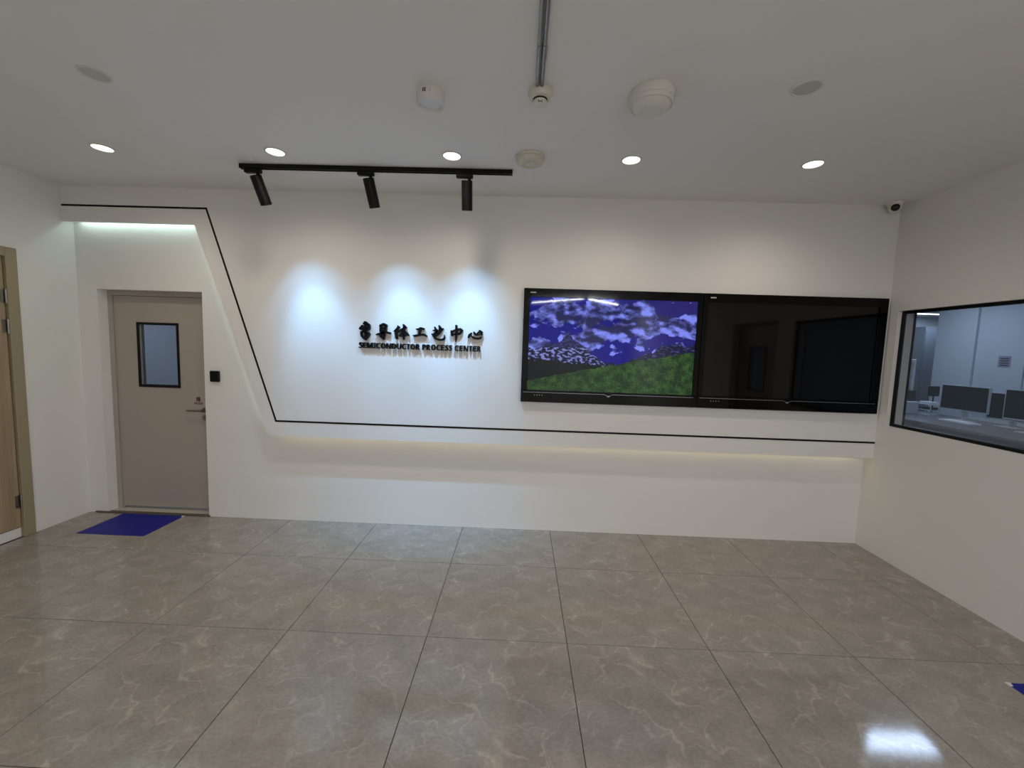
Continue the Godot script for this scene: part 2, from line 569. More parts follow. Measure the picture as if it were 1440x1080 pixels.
func build_panel() -> void:
	# front board, and the core behind it set back from the edge to leave the light cove
	var st := begin()
	prism(st, PackedVector2Array([Vector2(XL, 2.622), Vector2(-0.751, 2.622), Vector2(-0.146, 0.806), Vector2(XR, 0.806), Vector2(XR, H), Vector2(XL, H)]), 0.072, PD)
	prism(st, PackedVector2Array([Vector2(XL, 2.663), Vector2(-0.722, 2.663), Vector2(-0.117, 0.847), Vector2(XR, 0.847), Vector2(XR, H), Vector2(XL, H)]), 0.0, 0.072)
	structure("wall_panel", st, M.wall, "white raised wall panel with slanted edge and hidden light cove")
	st = begin()
	var w := 0.008
	# mitred black inlay: top run, slanted run, long bottom run
	var c0 := [Vector2(XL, 2.757), Vector2(-0.641, 2.757), Vector2(-0.072, 0.945), Vector2(XR, 0.945)]
	var up := [Vector2(XL, 2.757 + w), Vector2(-0.641 + w * 0.72, 2.757 + w), Vector2(-0.072 + w * 0.72, 0.945 + w), Vector2(XR, 0.945 + w)]
	var dn := [Vector2(XL, 2.757 - w), Vector2(-0.641 - w * 0.72, 2.757 - w), Vector2(-0.072 - w * 0.72, 0.945 - w), Vector2(XR, 0.945 - w)]
	for i in 3:
		prism(st, PackedVector2Array([up[i], up[i + 1], dn[i + 1], dn[i]]), PD, PD + 0.0015)
	structure("trim_1", st, M.line, "thin black inlay line bending across the white panel", "trim")
	# light strips in the cove
	var t := thing("led_strip", "cool white light strip in the cove above the grey door", "light strip", Vector3(-1.3, 2.663, 0.035), "cove light strips")
	st = begin()
	box(st, Vector3(-0.54, -0.005, -0.006), Vector3(0.54, 0, 0.006))
	part("diode_tape", st, M.led_cool, t)
	area(Vector3(-1.3, 2.655, 0.035), Vector2(1.06, 0.012), Vector3(0, -1, 0), Vector3.RIGHT, Color(0.84, 0.98, 0.95), E_COVE_TOP, t)
	t = thing("led_strip", "cool white light strip in the cove along the slanted panel edge", "light strip", Vector3(-0.42, 1.755, 0.035), "cove light strips")
	var dir := Vector3(0.605, -1.816, 0).normalized()
	var out := Vector3(-0.949, -0.316, 0)
	st = begin()
	box(st, Vector3(-0.85, -0.005, -0.006), Vector3(0.85, 0, 0.006), 0.0, Transform3D(Basis(dir, -out, dir.cross(-out)), Vector3.ZERO))
	part("diode_tape", st, M.led_cool, t)
	area(Vector3(-0.42, 1.755, 0.035) + out * 0.008, Vector2(1.7, 0.012), out, dir, Color(0.86, 0.97, 0.92), E_COVE_SLANT, t)
	t = thing("led_strip", "warm white light strip in the long cove under the displays", "light strip", Vector3(2.5, 0.847, 0.035), "cove light strips")
	st = begin()
	box(st, Vector3(-2.6, -0.005, -0.006), Vector3(2.6, 0, 0.006))
	part("diode_tape", st, M.led_warm, t)
	area(Vector3(2.5, 0.839, 0.035), Vector2(5.15, 0.012), Vector3(0, -1, 0), Vector3.RIGHT, Color(1.0, 0.92, 0.7), E_COVE_LOW, t)

func steel_door(called: String, label: String, t: Transform3D, w: float, h: float, handed: float) -> Node3D:
	# local frame: x across, y up, z out of the wall; origin at the middle of the sill
	var o := Node3D.new()
	o.name = called
	o.set_meta("kind", "structure")
	o.set_meta("label", label)
	o.set_meta("category", "door")
	add_child(o)
	o.transform = t
	var f := 0.042
	var st := begin()
	box(st, Vector3(-w / 2, 0, -0.06), Vector3(-w / 2 + f, h, 0.012), 0.002)
	box(st, Vector3(w / 2 - f * 0.5, 0, -0.06), Vector3(w / 2, h, 0.012), 0.002)
	box(st, Vector3(-w / 2 + f, h - f, -0.06), Vector3(w / 2 - f * 0.5, h, 0.012), 0.002)
	part("frame", st, M.door, o)
	# leaf with an opening for the vision panel
	var l := -w / 2 + f + 0.003
	var r := w / 2 - f * 0.5 - 0.003
	var vl := -0.225
	var vr := 0.17
	if handed < 0.0:
		vl = -0.17
		vr = 0.225
	var vb := 1.185
	var vt := 1.785
	st = begin()
	box(st, Vector3(l, 0.035, -0.045), Vector3(vl, h - f - 0.003, 0))
	box(st, Vector3(vr, 0.035, -0.045), Vector3(r, h - f - 0.003, 0))
	box(st, Vector3(vl, 0.035, -0.045), Vector3(vr, vb, 0))
	box(st, Vector3(vl, vt, -0.045), Vector3(vr, h - f - 0.003, 0))
	var leaf := part("leaf", st, M.door, o)
	st = begin()
	for z in [[-0.002, 0.006], [-0.051, -0.043]]:
		var g := 0.022
		box(st, Vector3(vl, vb, z[0]), Vector3(vl + g, vt, z[1]), 0.001)
		box(st, Vector3(vr - g, vb, z[0]), Vector3(vr, vt, z[1]), 0.001)
		box(st, Vector3(vl + g, vb, z[0]), Vector3(vr - g, vb + g, z[1]), 0.001)
		box(st, Vector3(vl + g, vt - g, z[0]), Vector3(vr - g, vt, z[1]), 0.001)
	part("vision_panel_frame", st, M.matt_black, o)
	st = begin()
	box(st, Vector3(vl + 0.005, vb + 0.005, -0.004), Vector3(vr - 0.005, vt - 0.005, -0.001))
	part("pane", st, M.glass, o)
	# lever handle with its rose and a lock rose below
	var hx := (w / 2 - 0.085) * handed
	st = begin()
	lathe(st, [Vector2(0, 0), Vector2(0.026, 0), Vector2(0.026, 0.006), Vector2(0.023, 0.009), Vector2(0, 0.009)], 24, Transform3D(Basis(Vector3.RIGHT, PI / 2), Vector3(hx, 0.983, 0)))
	rod(st, Vector3(hx, 0.983, 0.006), Vector3(hx, 0.983, 0.052), 0.009)
	rod(st, Vector3(hx + 0.009 * handed, 0.983, 0.05), Vector3(hx - 0.135 * handed, 0.983, 0.05), 0.009)
	part("handle", st, M.steel, leaf)
	st = begin()
	lathe(st, [Vector2(0, 0), Vector2(0.026, 0), Vector2(0.026, 0.006), Vector2(0.023, 0.009), Vector2(0.009, 0.009), Vector2(0.008, 0.014), Vector2(0, 0.014)], 24, Transform3D(Basis(Vector3.RIGHT, PI / 2), Vector3(hx, 0.915, 0)))
	part("lock_rose", st, M.steel, leaf)
	return o

func build_doors() -> void:
	# grey steel door in the feature wall, leaf 100 mm back in its opening
	var d := steel_door("door_1", "grey steel door with black framed vision panel, recessed in feature wall", Transform3D(Basis.IDENTITY, Vector3(-1.2525, 0, -0.1)), 0.955, 2.065, 1.0)
	var leaf: Node3D = d.get_node("leaf")
	var st := begin()
	box(st, Vector3(-0.4775, 0, -0.09), Vector3(0.4775, 0.010, 0.075), 0.003)
	part("threshold", st, M.threshold, d)
	st = begin()
	box(st, Vector3(-0.60, 0, 0.075), Vector3(0.49, 0.012, 0.112), 0.003)
	part("sill", st, M.sill, d)
	# the word "push": one character over four letters
	var k := 0.001
	var at := Transform3D(Basis.IDENTITY.scaled(Vector3(k, k, 1)), Vector3(0.333, 1.082, 0.0))
	st = begin()
	for s in [[-20, 12, 3, -6, 14, 3], [-13, 24, 3, -13, -14, 3, -18, -12, 2.5], [-21, -2, 2.5, -5, 4, 2.5], [4, 24, 3, -1, 12, 3, -4, 6, 2], [0, 12, 3, 0, -16, 3], [10, 24, 2.5, 12, 17, 2.5], [0, 13, 2.5, 20, 14, 2.5], [0, 4, 2.5, 18, 5, 2.5], [0, -5, 2.5, 18, -4, 2.5], [0, -14, 3, 21, -13, 3], [10, 14, 2.5, 10, -14, 2.5]]:
		brush(st, s, 0.0, 0.0012, at)
	part("push_character", st, M.print_red, leaf)
	var word := lettering("PUSH", 0.022, 0.0012, 700)
	var wm := MeshInstance3D.new()
	wm.name = "push_lettering"
	wm.mesh = word
	wm.material_override = M.print_red
	leaf.add_child(wm, true)
	wm.position = Vector3(0.333, 1.045, 0.0006)
	wm.scale = Vector3(1.05, 1, 1)
	# the same kind of door in the right-hand wall
	steel_door("door_2", "grey steel door with black framed vision panel beside the office window", Transform3D(Basis(Vector3.UP, -PI / 2), Vector3(XR + 0.1, 0, 2.14)), 1.04, 2.10, -1.0)
	# oak door in the left-hand wall; hinged on the side of the feature wall
	var o := Node3D.new()
	o.name = "door_3"
	o.set_meta("kind", "structure")
	o.set_meta("label", "pale oak door with oak frame and steel hinges in the side wall")
	o.set_meta("category", "door")
	add_child(o)
	o.position = Vector3(XL, 0, 0.985)
	st = begin()
	box(st, Vector3(-0.12, 0, -0.545), Vector3(0.014, 2.305, -0.470), 0.003)
	box(st, Vector3(-0.12, 0, 0.470), Vector3(0.014, 2.305, 0.545), 0.003)
	box(st, Vector3(-0.12, 2.235, -0.470), Vector3(0.014, 2.305, 0.470), 0.003)
	part("frame", st, M.oak_frame, o)
	st = begin()
	box(st, Vector3(-0.05, 0.09, -0.464), Vector3(-0.008, 2.229, 0.464), 0.002)
	var lf := part("leaf", st, M.oak, o)
	st = begin()
	box(st, Vector3(-0.12, 0, -0.470), Vector3(-0.02, 0.08, 0.470), 0.002)
	part("threshold", st, M.wall, o)
	for y in [1.93, 1.70, 0.30]:
		st = begin()
		rod(st, Vector3(0.004, y - 0.055, -0.467), Vector3(0.004, y + 0.055, -0.467), 0.008, 12)
		box(st, Vector3(-0.009, y - 0.05, -0.467), Vector3(-0.006, y + 0.05, -0.435))
		part("hinge", st, M.steel, lf)
	st = begin()
	rod(st, Vector3(-0.008, 1.0, 0.40), Vector3(0.045, 1.0, 0.40), 0.009)
	rod(st, Vector3(0.043, 1.0, 0.405), Vector3(0.043, 1.0, 0.28), 0.009)
	part("handle", st, M.steel, lf)

func lettering(text: String, cap: float, depth: float, weight: int) -> TextMesh:
	var f := SystemFont.new()
	f.font_names = PackedStringArray(["Droid Sans"])
	f.font_weight = weight
	var tm := TextMesh.new()
	tm.font = f
	tm.text = text
	tm.font_size = 64
	tm.pixel_size = cap / (64.0 * 0.714)
	tm.depth = depth
	tm.curve_step = 1.0
	return tm

func build_window() -> void:
	var o := Node3D.new()
	o.name = "window_1"
	o.set_meta("kind", "structure")
	o.set_meta("label", "black framed double glazed window looking into the office")
	o.set_meta("category", "window")
	add_child(o)
	o.position = Vector3(XR, 1.11, 0.175)
	var w := 1.155
	var h := 0.95
	for a in [["frame", 0.03, 0.05, 0.024], ["rear_frame", 0.125, 0.14, 0.014]]:
		var g: float = a[3]
		var st := begin()
		box(st, Vector3(a[1], 0, 0), Vector3(a[2], h, g), 0.001)
		box(st, Vector3(a[1], 0, w - g), Vector3(a[2], h, w), 0.001)
		box(st, Vector3(a[1], 0, g), Vector3(a[2], g, w - g), 0.001)
		box(st, Vector3(a[1], h - g, g), Vector3(a[2], h, w - g), 0.001)
		part(a[0], st, M.matt_black, o)
	var st2 := begin()
	for e in [[0.0, 0.0, h, 0.006], [w - 0.006, 0.0, h, 0.006]]:
		box(st2, Vector3(0.05, e[1], e[0]), Vector3(0.125, e[2], e[0] + e[3]))
	box(st2, Vector3(0.05, 0, 0.006), Vector3(0.125, 0.006, w - 0.006))
	box(st2, Vector3(0.05, h - 0.006, 0.006), Vector3(0.125, h, w - 0.006))
	part("lining", st2, M.grey_plastic, o)
	for x in [0.036, 0.130]:
		var st := begin()
		box(st, Vector3(x, 0.008, 0.008), Vector3(x + 0.006, h - 0.008, w - 0.008))
		part("pane", st, M.glass, o)

func build_ceiling_things() -> void:
	var under := ["above the grey door", "by the track end over the slanted line", "between the black track and the room's middle", "in front of the lit display", "in front of the dark display"]
	var xs := [-0.80, 0.387, 1.578, 2.767, 3.95]
	var i := 0
	for row in 2:
		for k in 5:
			var label: String = "round lit recessed downlight in white ceiling, " + under[k]
			if row == 1:  # unseen row behind the camera, added to lift the general light
				label = "added unseen fill downlight back in the hall, %s from the oak door side" % ["first", "second", "third", "fourth", "fifth"][k]
			downlight(Vector3(xs[k], H, 0.795 if row == 0 else 4.6), label)
	for a in [[-0.04, 1.56, "over the oak door side of the room"], [3.385, 1.56, "beyond the white drum shaped fitting"]]:
		var t := thing("ceiling_disc", "flat round unlit grey disc flush in ceiling, " + a[2], "downlight", Vector3(a[0], H, a[1]), "unlit flush discs")
		var st := begin()
		lathe(st, [Vector2(0.056, 0.0), Vector2(0.066, 0.0), Vector2(0.066, -0.004), Vector2(0.058, -0.006), Vector2(0.056, -0.003)], 40)
		part("rim", st, M.white_plastic, t)
		st = begin()
		lathe(st, [Vector2(0.0, -0.003), Vector2(0.056, -0.003), Vector2(0.056, 0.0), Vector2(0.0, 0.0)], 40)
		part("face", st, M.grey_plastic, t)
	# surface-mounted can
	var t := thing("surface_downlight", "unlit short cylindrical surface mounted ceiling lamp with recessed diffuser", "ceiling lamp", Vector3(1.585, H, 1.46))
	var st := begin()
	lathe(st, [Vector2(0.0, 0.0), Vector2(0.068, 0.0), Vector2(0.068, -0.058), Vector2(0.066, -0.060), Vector2(0.061, -0.060), Vector2(0.055, -0.048), Vector2(0.0, -0.048)], 48)
	part("housing", st, M.white_plastic, t)
	st = begin()
	lathe(st, [Vector2(0.0, -0.049), Vector2(0.054, -0.049), Vector2(0.054, -0.047)], 40)
	part("diffuser", st, M.diffuser_off, t)
	st = begin()
	for b in [[-0.016, 0.012, -0.030, -0.010], [-0.026, -0.021, -0.028, -0.012]]:
		var zz := sqrt(0.0685 * 0.0685 - 0.0002)
		box(st, Vector3(b[0], b[2], zz - 0.004), Vector3(b[1], b[3], zz))
	part("label_plate", st, M.mat_dark, t)
	# white drum shaped fitting
	t = thing("ceiling_speaker", "white rounded drum shaped fitting bulging from the ceiling", "ceiling fitting", Vector3(2.68, H, 1.50))
	st = begin()
	lathe(st, [Vector2(0.0, 0.0), Vector2(0.104, 0.0), Vector2(0.107, -0.012), Vector2(0.106, -0.030), Vector2(0.101, -0.050), Vector2(0.091, -0.068), Vector2(0.076, -0.081), Vector2(0.056, -0.089)], 56)
	part("housing", st, M.white_plastic, t)
	st = begin()
	lathe(st, [Vector2(0.056, -0.089), Vector2(0.052, -0.088), Vector2(0.0, -0.088)], 48)
	part("face", st, M.white_plastic, t)
	for y in [-0.022, -0.044, -0.063]:
		st = begin()
		var rr := 0.1065 - maxf(0.0, -y - 0.035) * 0.27
		lathe(st, [Vector2(rr - 0.004, y + 0.003), Vector2(rr + 0.0008, y + 0.0015), Vector2(rr + 0.0006, y - 0.0015), Vector2(rr - 0.004, y - 0.003)], 56)
		part("ring", st, M.white_plastic, t)
	# flat round smoke alarm by the track
	t = thing("smoke_alarm", "flat round off white smoke alarm on ceiling beside the track's end", "smoke alarm", Vector3(2.10, H, 0.80))
	st = begin()
	lathe(st, [Vector2(0.0, 0.0), Vector2(0.098, 0.0), Vector2(0.100, -0.006), Vector2(0.098, -0.018), Vector2(0.092, -0.020)], 56)
	part("base", st, M.cream_plastic, t)
	st = begin()
	lathe(st, [Vector2(0.092, -0.018), Vector2(0.094, -0.024), Vector2(0.088, -0.040), Vector2(0.074, -0.046), Vector2(0.050, -0.048), Vector2(0.048, -0.045), Vector2(0.040, -0.045), Vector2(0.038, -0.050), Vector2(0.0, -0.051)], 56)
	part("cover", st, M.cream_plastic, t)
	# heat detector at the end of two conduits
	t = thing("heat_detector", "small white round detector with slotted nose at the conduit's end", "detector", Vector3(2.135, H, 1.50))
	st = begin()
	lathe(st, [Vector2(0.0, 0.0), Vector2(0.056, 0.0), Vector2(0.058, -0.004), Vector2(0.058, -0.024), Vector2(0.050, -0.040), Vector2(0.036, -0.044)], 40)
	part("base", st, M.cream_plastic, t)
	st = begin()
	lathe(st, [Vector2(0.035, -0.042), Vector2(0.034, -0.050), Vector2(0.0, -0.050)], 32)
	part("slot_ring", st, M.matt_black, t)
	st = begin()
	lathe(st, [Vector2(0.0, -0.047), Vector2(0.033, -0.050), Vector2(0.035, -0.056), Vector2(0.030, -0.066), Vector2(0.016, -0.071), Vector2(0.0, -0.071)], 32)
	part("nose", st, M.white_plastic, t)
	for k in 3:
		st = begin()
		box(st, Vector3(-0.010 + 0.008 * k, -0.0675, 0.018), Vector3(-0.006 + 0.008 * k, -0.062, 0.0315))
		part("slot", st, M.matt_black, t)
	i = 0
	for x in [2.118, 2.140]:
		t = thing("conduit", "thin grey steel ceiling conduit, the one of the pair nearer the " + ["surface lamp", "drum shaped fitting"][i], "conduit", Vector3(x, H, 1.5), "paired ceiling conduits")
		st = begin()
		rod(st, Vector3(0, -0.0095, 0.05), Vector3(0, -0.0095, ZF - 1.5), 0.0085, 16)
		part("pipe", st, M.conduit, t)
		st = begin()
		rod(st, Vector3(0, -0.0105, 0.235), Vector3(0, -0.0105, 0.32), 0.0100, 16)
		part("coupler", st, M.conduit, t)
		for z in [0.9, 2.1, 3.3, 4.5, 5.7]:
			st = begin()
			rod(st, Vector3(0, -0.010, z), Vector3(0, -0.010, z + 0.015), 0.010, 14)
			part("clip", st, M.steel, t)
		i += 1
	# dome camera in the corner
	t = thing("security_camera", "small white dome security camera with dark lens in ceiling corner", "camera", Vector3(5.045, H, 0.165))
	st = begin()
	lathe(st, [Vector2(0.0, 0.0), Vector2(0.052, 0.0), Vector2(0.054, -0.006), Vector2(0.050, -0.022), Vector2(0.044, -0.030)], 40)
	part("base", st, M.white_plastic, t)
	st = begin()
	var pr := []
	for k in 15:
		var an := PI * k / 14.0
		pr.append(Vector2(0.046 * sin(an), -0.034 + 0.046 * cos(an)))
	lathe(st, pr, 36)
	part("eyeball", st, M.white_plastic, t)
	var aim := Vector3(-0.55, -0.40, 0.70).normalized()
	var ax := aim.cross(Vector3.UP).normalized()
	st = begin()
	lathe(st, [Vector2(0.0, 0.050), Vector2(0.016, 0.0495), Vector2(0.024, 0.045), Vector2(0.028, 0.038), Vector2(0.0, 0.030)], 36, Transform3D(Basis(ax, aim, ax.cross(aim)), Vector3(0, -0.034, 0)))
	part("lens", st, M.lens, t)
	# two linear lamps set in a V on the ceiling at the far end of the hall
	for a in [[Vector3(2.31, H, 7.45), Vector3(3.50, H, 6.30), "oak door"], [Vector3(3.60, H, 6.30), Vector3(4.54, H, 7.35), "office"]]:
		var p: Vector3 = a[0]
		var q: Vector3 = a[1]
		var mid := (p + q) / 2
		var along := (q - p).normalized()
		var fr := Transform3D(Basis(along, Vector3.UP, along.cross(Vector3.UP)), Vector3.ZERO)
		var l := (q - p).length()
		t = thing("linear_lamp", "slanting white linear ceiling lamp at the hall's far end, on the %s side" % a[2], "ceiling lamp", mid, "linear lamps in a V")
		st = begin()
		box(st, Vector3(-l / 2, -0.05, -0.03), Vector3(l / 2, 0, 0.03), 0.003, fr)
		part("housing", st, M.white_plastic, t)
		st = begin()
		box(st, Vector3(-l / 2 + 0.01, -0.054, -0.024), Vector3(l / 2 - 0.01, -0.050, 0.024), 0.0, fr)
		part("diffuser", st, M.led_tube, t)
		area(mid - Vector3(0, 0.06, 0), Vector2(l - 0.04, 0.045), Vector3.DOWN, along, Color(0.96, 0.97, 1.0), E_TUBE, t)

func downlight(at: Vector3, label: String) -> void:
	var t := thing("downlight", label, "downlight", at, "lit recessed downlights")
	var st := begin()
	lathe(st, [Vector2(0.056, 0.0), Vector2(0.068, 0.0), Vector2(0.068, -0.003), Vector2(0.060, -0.008), Vector2(0.056, -0.007), Vector2(0.054, 0.0)], 40)
	part("rim", st, M.white_plastic, t)
	st = begin()
	lathe(st, [Vector2(0.0, -0.002), Vector2(0.0545, -0.002), Vector2(0.0545, 0.0), Vector2(0.0, 0.0)], 40)
	part("diffuser", st, M.led_on, t)
	var l := SpotLight3D.new()
	l.name = "light"
	t.add_child(l, true)
	l.look_at_from_position(at + Vector3(0, -0.012, 0), at + Vector3(0, -1, 0), Vector3.RIGHT)
	l.spot_angle = DOWN_ANGLE
	l.spot_angle_attenuation = 1.0
	l.spot_range = 20.0
	l.spot_attenuation = 2.0
	l.light_size = 0.05
	l.light_color = Color(1.0, 0.95, 0.88)
	l.light_energy = E_DOWN
	l.shadow_enabled = true

func build_track() -> void:
	var zt := 0.585
	var t := thing("track_rail", "long black lighting track screwed to the white ceiling", "lighting track", Vector3(0.99, H, zt))
	var st := begin()
	box(st, Vector3(-0.98, -0.030, -0.018), Vector3(0.98, 0, -0.008), 0.001)
	box(st, Vector3(-0.98, -0.030, 0.008), Vector3(0.98, 0, 0.018), 0.001)
	box(st, Vector3(-0.98, -0.012, -0.008), Vector3(0.98, 0, 0.008))
	part("rail", st, M.matt_black, t)
	for s in [-1.0, 1.0]:
		st = begin()
		box(st, Vector3(0.98 * s, -0.031, -0.019), Vector3(0.988 * s, 0, 0.019), 0.001)
		part("end_cap", st, M.black, t)
	var spots := [
		[0.100, Vector3(0.034, -0.170, -0.058), "at the end over the slanted line", 1.0],
		[0.925, Vector3(0.024, -0.170, -0.058), "in the middle of the ceiling track", 1.0],
		[1.640, Vector3(-0.003, -0.170, -0.058), "upright head, at the end towards the displays", 1.0]]
	for s in spots:
		var x: float = s[0]
		var d: Vector3 = s[1].normalized()
		t = thing("track_spotlight", "black cylindrical track spotlight aimed at wall, " + s[2], "spotlight", Vector3(x, H - 0.030, zt), "track spotlights")
		st = begin()
		box(st, Vector3(-0.065, -0.030, -0.017), Vector3(0.055, 0, 0.017), 0.004)
		part("adapter", st, M.matt_black, t)
		st = begin()
		rod(st, Vector3(0.03, -0.025, 0), Vector3(0.03, -0.060, 0), 0.012, 16)
		part("stem", st, M.matt_black, t)
		var top := Vector3(0.012, -0.046, 0)
		var bx := d.cross(Vector3.RIGHT).normalized()
		var fr := Transform3D(Basis(d.cross(bx), d, bx).orthonormalized(), top)
		st = begin()
		lathe(st, [Vector2(0.0, 0.0), Vector2(0.036, 0.0), Vector2(0.039, 0.003), Vector2(0.039, 0.015), Vector2(0.038, 0.016), Vector2(0.039, 0.017), Vector2(0.039, 0.178), Vector2(0.038, 0.179), Vector2(0.039, 0.180), Vector2(0.039, 0.198), Vector2(0.037, 0.200), Vector2(0.035, 0.199), Vector2(0.032, 0.170), Vector2(0.0, 0.170)], 40, fr)
		var hd := part("head", st, M.matt_black, t)
		st = begin()
		lathe(st, [Vector2(0.0, 0.176), Vector2(0.030, 0.174), Vector2(0.031, 0.170)], 32, fr)
		part("lens", st, M.spot_lens, hd)
		for b in [["beam_light", BEAM_ANGLE, E_BEAM], ["spill_light", SPILL_ANGLE, E_SPILL]]:
			var l := SpotLight3D.new()
			l.name = b[0]
			t.add_child(l, true)
			l.look_at_from_position(t.position + top + d * 0.202, t.position + top + d * 1.2, Vector3.RIGHT)
			l.spot_angle = b[1]
			l.spot_angle_attenuation = 1.0
			l.spot_range = 20.0
			l.spot_attenuation = 2.0
			l.light_size = 0.014
			l.light_color = Color(0.56, 0.79, 1.0)
			l.light_energy = b[2] * s[3]
			l.shadow_enabled = true

func build_displays() -> void:
	var z0 := PD
	var z1 := PD + 0.035
	for k in 2:
		var lit := k == 0
		var x0 := 2.092 if lit else 3.598
		var x1 := 3.594 if lit else 5.118
		var lo := 1.200
		var hi := 2.166
		var sl := x0 + 0.052 if lit else x0 + 0.040
		var sr := x1 - 0.040 if lit else x1 - 0.068
		var sb := 1.304
		var stp := 2.094
		var t := thing("wall_display", "large wall display showing an alpine meadow under blue clouds" if lit else "large wall display switched off, black and glossy, next to the lit one", "display", Vector3((x0 + x1) / 2, lo, z0))
		var c := Vector3((x0 + x1) / 2, lo, z0)
		var st := begin()
		box(st, Vector3(x0, lo, z0) - c, Vector3(x1, hi, z1 - 0.012) - c, 0.003)
		part("back_case", st, M.black, t)
		st = begin()
		box(st, Vector3(x0, sb, z1 - 0.012) - c, Vector3(sl, hi, z1) - c, 0.002)
		box(st, Vector3(sr, sb, z1 - 0.012) - c, Vector3(x1, hi, z1) - c, 0.002)
		box(st, Vector3(sl, stp, z1 - 0.012) - c, Vector3(sr, hi, z1) - c, 0.002)
		box(st, Vector3(x0, lo, z1 - 0.012) - c, Vector3(x1, sb, z1) - c, 0.002)
		var bz := part("bezel", st, M.gloss_black, t)
		st = begin()
		var zs := z1 - 0.010 - c.z
		quad(st, Vector3(sl - c.x, sb - c.y, zs), Vector3(sr - c.x, sb - c.y, zs), Vector3(sr - c.x, stp - c.y, zs), Vector3(sl - c.x, stp - c.y, zs), Vector3.BACK, [Vector2(0, 1), Vector2(1, 1), Vector2(1, 0), Vector2(0, 0)])
		part("screen", st, M.screen_on if lit else M.screen_off, t)
		# thin silver line with a small V below the screen
		st = begin()
		var ly := 1.285 - c.y
		var zl := z1 - c.z
		var half := (x1 - x0) / 2
		var pts := [Vector2(-half + 0.02, ly), Vector2(-0.035, ly), Vector2(0.0, ly - 0.016), Vector2(0.035, ly), Vector2(half - 0.03, ly)]
		for i in 4:
			var a: Vector2 = pts[i]
			var b: Vector2 = pts[i + 1]
			prism(st, PackedVector2Array([a + Vector2(0, 0.0018), b + Vector2(0, 0.0018), b - Vector2(0, 0.0018), a - Vector2(0, 0.0018)]), zl, zl + 0.001)
		part("trim_line", st, M.silver, bz)
		st = begin()
		prism(st, PackedVector2Array([Vector2(-0.016, ly - 0.010), Vector2(0.016, ly - 0.010), Vector2(0.006, ly - 0.022), Vector2(-0.006, ly - 0.022)]), zl, zl + 0.002)
		part("emblem", st, M.silver, bz)
		st = begin()
		for i in 5:
			box(st, Vector3(-half + 0.055 + i * 0.0095, hi - c.y - 0.040, zl), Vector3(-half + 0.062 + i * 0.0095, hi - c.y - 0.030, zl + 0.0006))
		part("maker_mark", st, M.print_white, bz)
		for i in 4:
			st = begin()
			box(st, Vector3(-half + 0.115 + i * 0.022, ly - 0.026, zl), Vector3(-half + 0.121 + i * 0.022, ly - 0.021, zl + 0.0006))
			part("indicator", st, M.print_white if i == 0 else M.grey_plastic, bz)

